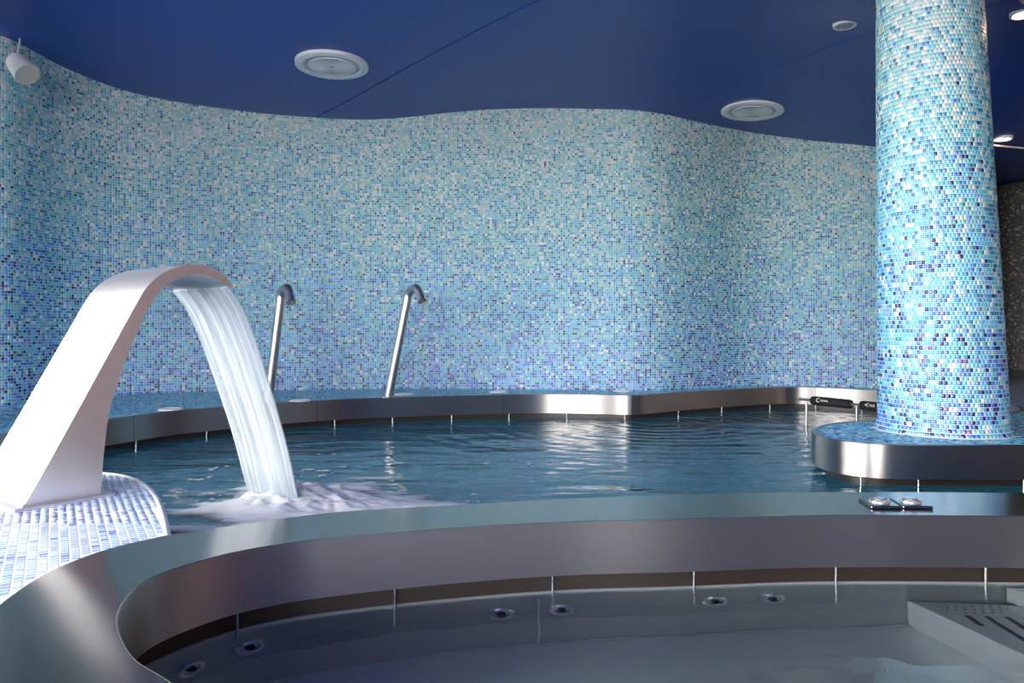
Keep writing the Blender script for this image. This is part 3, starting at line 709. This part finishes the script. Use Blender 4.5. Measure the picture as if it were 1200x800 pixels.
# falling sheet of water
SHEET = bpy.data.materials.new('falling_water'); SHEET.use_nodes = True
def sheet_nodes():
    N, L, b = nodes(SHEET); uv = N.new('ShaderNodeAttribute'); uv.attribute_name = 'flow'
    mp = N.new('ShaderNodeMapping'); mp.inputs['Scale'].default_value = (15, 0.55, 1)
    nz = N.new('ShaderNodeTexNoise'); nz.inputs['Scale'].default_value = 1; nz.inputs['Detail'].default_value = 5; nz.inputs['Roughness'].default_value = .62
    L.new(uv.outputs['Vector'], mp.inputs[0]); L.new(mp.outputs[0], nz.inputs['Vector'])
    mr = N.new('ShaderNodeMapRange'); mr.inputs['From Min'].default_value = .35; mr.inputs['From Max'].default_value = .62; mr.inputs['To Min'].default_value = .14; mr.inputs['To Max'].default_value = .95
    L.new(nz.outputs[0], mr.inputs[0]); L.new(mr.outputs[0], b.inputs['Alpha'])
    b.inputs['Base Color'].default_value = (.58, .65, .71, 1); b.inputs['Roughness'].default_value = .18; b.inputs['IOR'].default_value = 1.33
    b.inputs['Subsurface Weight'].default_value = 0.0
    bp = N.new('ShaderNodeBump'); bp.inputs['Strength'].default_value = .7; bp.inputs['Distance'].default_value = .02
    L.new(nz.outputs[0], bp.inputs['Height']); L.new(bp.outputs[0], b.inputs['Normal'])
sheet_nodes()
path = [on_plane(*p) for p in ((268, 336.5), (272, 341))]+[on_plane(*p) for p in ((286, 364), (300, 400), (313, 440), (325, 480), (337, 524), (347, 570))]+[(1.052, -0.205), (1.058, -0.23)]
path = catmull(path, 6); m_ = len(path); nw = 41; v = []; fl = []
pz = path[:, 1]; tt = np.clip((pz.max()-pz)/(pz.max()+.2), 0, 1)
for i in range(m_):
    w0 = 0.004+0.012*tt[i]; w1 = FW-0.004-0.055*tt[i]
    for j in range(nw):
        q = j/(nw-1); s = path[i, 0]+0.006*math.sin(q*23+1.3)*tt[i]+.004*math.sin(q*61)*tt[i]
        v.append(fpt(s, w0+(w1-w0)*q, path[i, 1])); fl.append((q, i/m_*2.2, 0))
f = [(i*nw+j, i*nw+j+1, (i+1)*nw+j+1, (i+1)*nw+j) for i in range(m_-1) for j in range(nw-1)]
sheet = mesh_obj('water_sheet', v, f, SHEET, None, True); sheet.location = fo.location
at = sheet.data.attributes.new('flow', 'FLOAT_VECTOR', 'POINT'); at.data.foreach_set('vector', np.array(fl, np.float32).ravel())
md = sheet.modifiers.new('thickness', 'SOLIDIFY'); md.thickness = 0.008; md.offset = 0
tag(sheet, 'streaky white sheet of water falling from the steel fountain into the pool', 'waterfall')
# foam where it lands
FC = P0+FD*1.06+WD*0.18+np.array([.10, -.02])
fx_, fy_ = np.meshgrid(np.arange(-1.7, 0.1, .009), np.arange(2.2, 4.6, .011), indexing='ij')
Qf = np.c_[fx_.ravel(), fy_.ravel()]; ins = inside(Qf, pool_loop)
dx, dy = fx_-FC[0], fy_-FC[1]
along, across = dx*FD[0]+dy*FD[1], dx*WD[0]+dy*WD[1]
rad = np.sqrt((along/1.0)**2+(across/1.05)**2)
nzv = vnoise(fx_*4+3, fy_*11+1, 3, 5); nz2 = vnoise(fx_*20, fy_*26, 5, 3)
lobe = np.exp(-((dx-.36)/.36)**2-((dy+.06)/.15)**2)*.62+np.exp(-((dx+.15)/.26)**2-((dy-.02)/.2)**2)*.35
dens = 1.35*np.exp(-(rad/.27)**2)+lobe+0.42*np.exp(-(rad/.75)**2)+(nzv-.5)*1.9*np.exp(-(rad/.9)**2)-.17
dens = np.where(ins.reshape(fx_.shape), dens, 0)
speck = (nz2 > .73) & (rad < 1.5) & (vnoise(fx_*3, fy_*3, 9, 2) > .5) & ins.reshape(fx_.shape); dens = np.where(speck, np.maximum(dens, .45), dens)
hz = Z_W+0.004+0.034*np.clip(dens, 0, 1.3)**1.5*(.6+.8*nz2)*np.exp(-(rad/.5)**2)+.006*np.clip(dens, 0, 1)
okv = dens > 0.02; sh = fx_.shape; idx = -np.ones(sh, int)
cell = okv[:-1, :-1] | okv[1:, :-1] | okv[:-1, 1:] | okv[1:, 1:]
insg = ins.reshape(sh); cell &= insg[:-1, :-1] & insg[1:, :-1] & insg[:-1, 1:] & insg[1:, 1:]
us = np.zeros(sh, bool); us[:-1, :-1] |= cell; us[1:, :-1] |= cell; us[:-1, 1:] |= cell; us[1:, 1:] |= cell
idx[us] = np.arange(us.sum()); v = np.c_[fx_[us], fy_[us], hz[us]]
I, J = np.where(cell); f = np.c_[idx[I, J], idx[I+1, J], idx[I+1, J+1], idx[I, J+1]].tolist()
FOAM = mat('foam', (.92, .93, .94), .6); N_, L_, b_ = nodes(FOAM); aN = N_.new('ShaderNodeAttribute'); aN.attribute_name = 'froth'
L_.new(aN.outputs['Fac'], b_.inputs['Alpha'])
foam = mesh_obj('splash_foam', v, f, FOAM, None, True)
at = foam.data.attributes.new('froth', 'FLOAT', 'POINT'); dd = np.clip((dens[us]-.02)/.55, 0, 1); at.data.foreach_set('value', (dd*dd*(3-2*dd)*.97).astype(np.float32))
tag(foam, 'white foam on the water where the fountain sheet lands', 'foam', kind='stuff')

# ------------------------------------------------------------------ neck showers on the ledge
def neck_shower(base_px, top_px, tip_px, label):
    b0 = np.array(px(*base_px)); d = b0[1]
    def P(q, dd): return np.array([(q[0]-600)/FPX*dd, dd, CZ+(HOR-q[1])/FPX*dd])
    t = P(top_px, d-.06); e = P(tip_px, d-.20)
    root = empty('neck_shower', tuple(b0)); tag(root, label, 'shower pipe', 'bent steel shower pipes on the back ledge')
    a_ = b0*0.12+t*0.88
    pts = np.vstack([b0, b0*.6+a_*.4, a_, catmull([a_, t-np.array([0, 0, .012]), (t+e)/2+np.array([.012, -.01, .062]), e], 7)[1:]])
    tube('pipe', pts-b0, 0.036, PIPE, root, 18, cap=False)
    dirv = pts[-1]-pts[-2]; dirv /= np.linalg.norm(dirv); M = Matrix.Translation(Vector(pts[-1]-b0))@Vector(dirv).to_track_quat('Z', 'Y').to_matrix().to_4x4()
    lathe('nozzle', [(.028, -.03), (.037, -.03), (.038, .008), (.030, .010), (.027, -.012), (0, -.014)], PIPE, root, 22, M)
    lathe('flange', [(.036, .0), (.060, .0), (.060, .008), (.036, .012)], CHROME, root, 28)
neck_shower((455, 465.6), (479, 342), (494.5, 352), 'bent steel shower pipe on the ledge, clear of the waterfall')
neck_shower((314, 472.5), (330, 342), (341, 353.5), 'bent steel shower pipe whose foot is hidden behind the waterfall')

# ------------------------------------------------------------------ flush spotlights in the ledge
LENS = mat('lamp_lens', (.85, .85, .80), .3)
for (x, y), lb in (((200, 480), 'between the fountain neck and the waterfall'), ((352, 469.8), 'between the waterfall and the clear shower pipe'), ((474, 462.5), 'beside the clear steel shower pipe'),
                   ((584, 459.3), 'in the middle of the back ledge'), ((729, 458.6), 'near the bright bend of the steel band')):
    p = px(x, y); o = empty('ledge_light', p); tag(o, 'round pale flush light in the mosaic ledge '+lb, 'light', 'flush lights along the back ledge')
    lathe('ring', [(.068, .002), (.068, .010), (.082, .009), (.086, .0)], CURB, o, 32)
    lathe('lens', [(0, .009), (.05, .008), (.069, .006)], LENS, o, 28)

# ------------------------------------------------------------------ padded grab rail by the plinth
A = np.array([(936-600)/FPX*6.04, 6.04, CZ-(466.5-HOR)/FPX*6.04]); 
def rp(x, y, d): return np.array([(x-600)/FPX*d, d, CZ-(y-HOR)/FPX*d])
L1, L2 = rp(945, 468, 5.98), rp(1004, 474.5, 5.56); dr = (L2-L1)/np.linalg.norm(L2-L1); zr = (L1[2]+L2[2])/2; L1[2] = L2[2] = zr; dr[2] = 0; dr /= np.linalg.norm(dr)
gr = empty('grab_rail', (L1[0], L1[1], Z_W-.1)); tag(gr, 'steel grab rail with black foam grips standing in the pool beside the plinth', 'handrail')
o0 = np.array(gr.location)
tube('bar', [L1-dr*.075-o0, L1+dr*.5-o0, L2+dr*.62-o0], 0.012, PIPE, gr, 14)
for q in (L1, L2, L2+dr*.55): tube('leg', [q-o0, q-o0-np.array([0, 0, q[2]-o0[2]])], 0.010, PIPE, gr, 14)
def grip(s0, s1, marks):
    p, q = L1+dr*s0-o0, L1+dr*s1-o0; t = np.linspace(0, 1, 9)
    rads = [.022, .033, .036, .036, .036, .036, .036, .033, .022]; tt_ = [0, .02, .06, .25, .5, .75, .94, .98, 1]
    g = tube('foam_grip', [p+(q-p)*x for x in tt_], rads, BLACK, gr, 20)
    return p, q, g
def write(txt, s, size, g, dzv=0.0):
    cu = bpy.data.curves.new('print', 'FONT'); cu.body = txt; cu.size = size; cu.extrude = 0.0004; cu.align_x = 'LEFT'; cu.align_y = 'CENTER'
    tmp = bpy.data.objects.new('print', cu); COL.objects.link(tmp); dg = bpy.context.evaluated_depsgraph_get()
    me = bpy.data.meshes.new_from_object(tmp.evaluated_get(dg)); bpy.data.objects.remove(tmp)
    o = link('print', me, PRINT, g); me.materials.clear(); me.materials.append(PRINT)
    sx = np.array([dr[0], dr[1], 0]); up = np.array([0, 0, 1.]); nr = np.cross(sx, up)
    tilt_ = 0.25; n2 = nr*math.cos(tilt_)+up*math.sin(tilt_); up2 = np.cross(n2, sx)
    pos = L1+dr*s-o0+n2*0.0365+up2*dzv
    o.matrix_local = Matrix(((sx[0], up2[0], n2[0], pos[0]), (sx[1], up2[1], n2[1], pos[1]), (sx[2], up2[2], n2[2], pos[2]), (0, 0, 0, 1)))
    return o
p, q, g = grip(.055, .425, None)
write('C', .125, .050, g); write('lumisa', .168, .028, g, .002)
p, q, g = grip(.505, .90, None)
write('<', .565, .06, g); write('sca', .605, .036, g, .004)
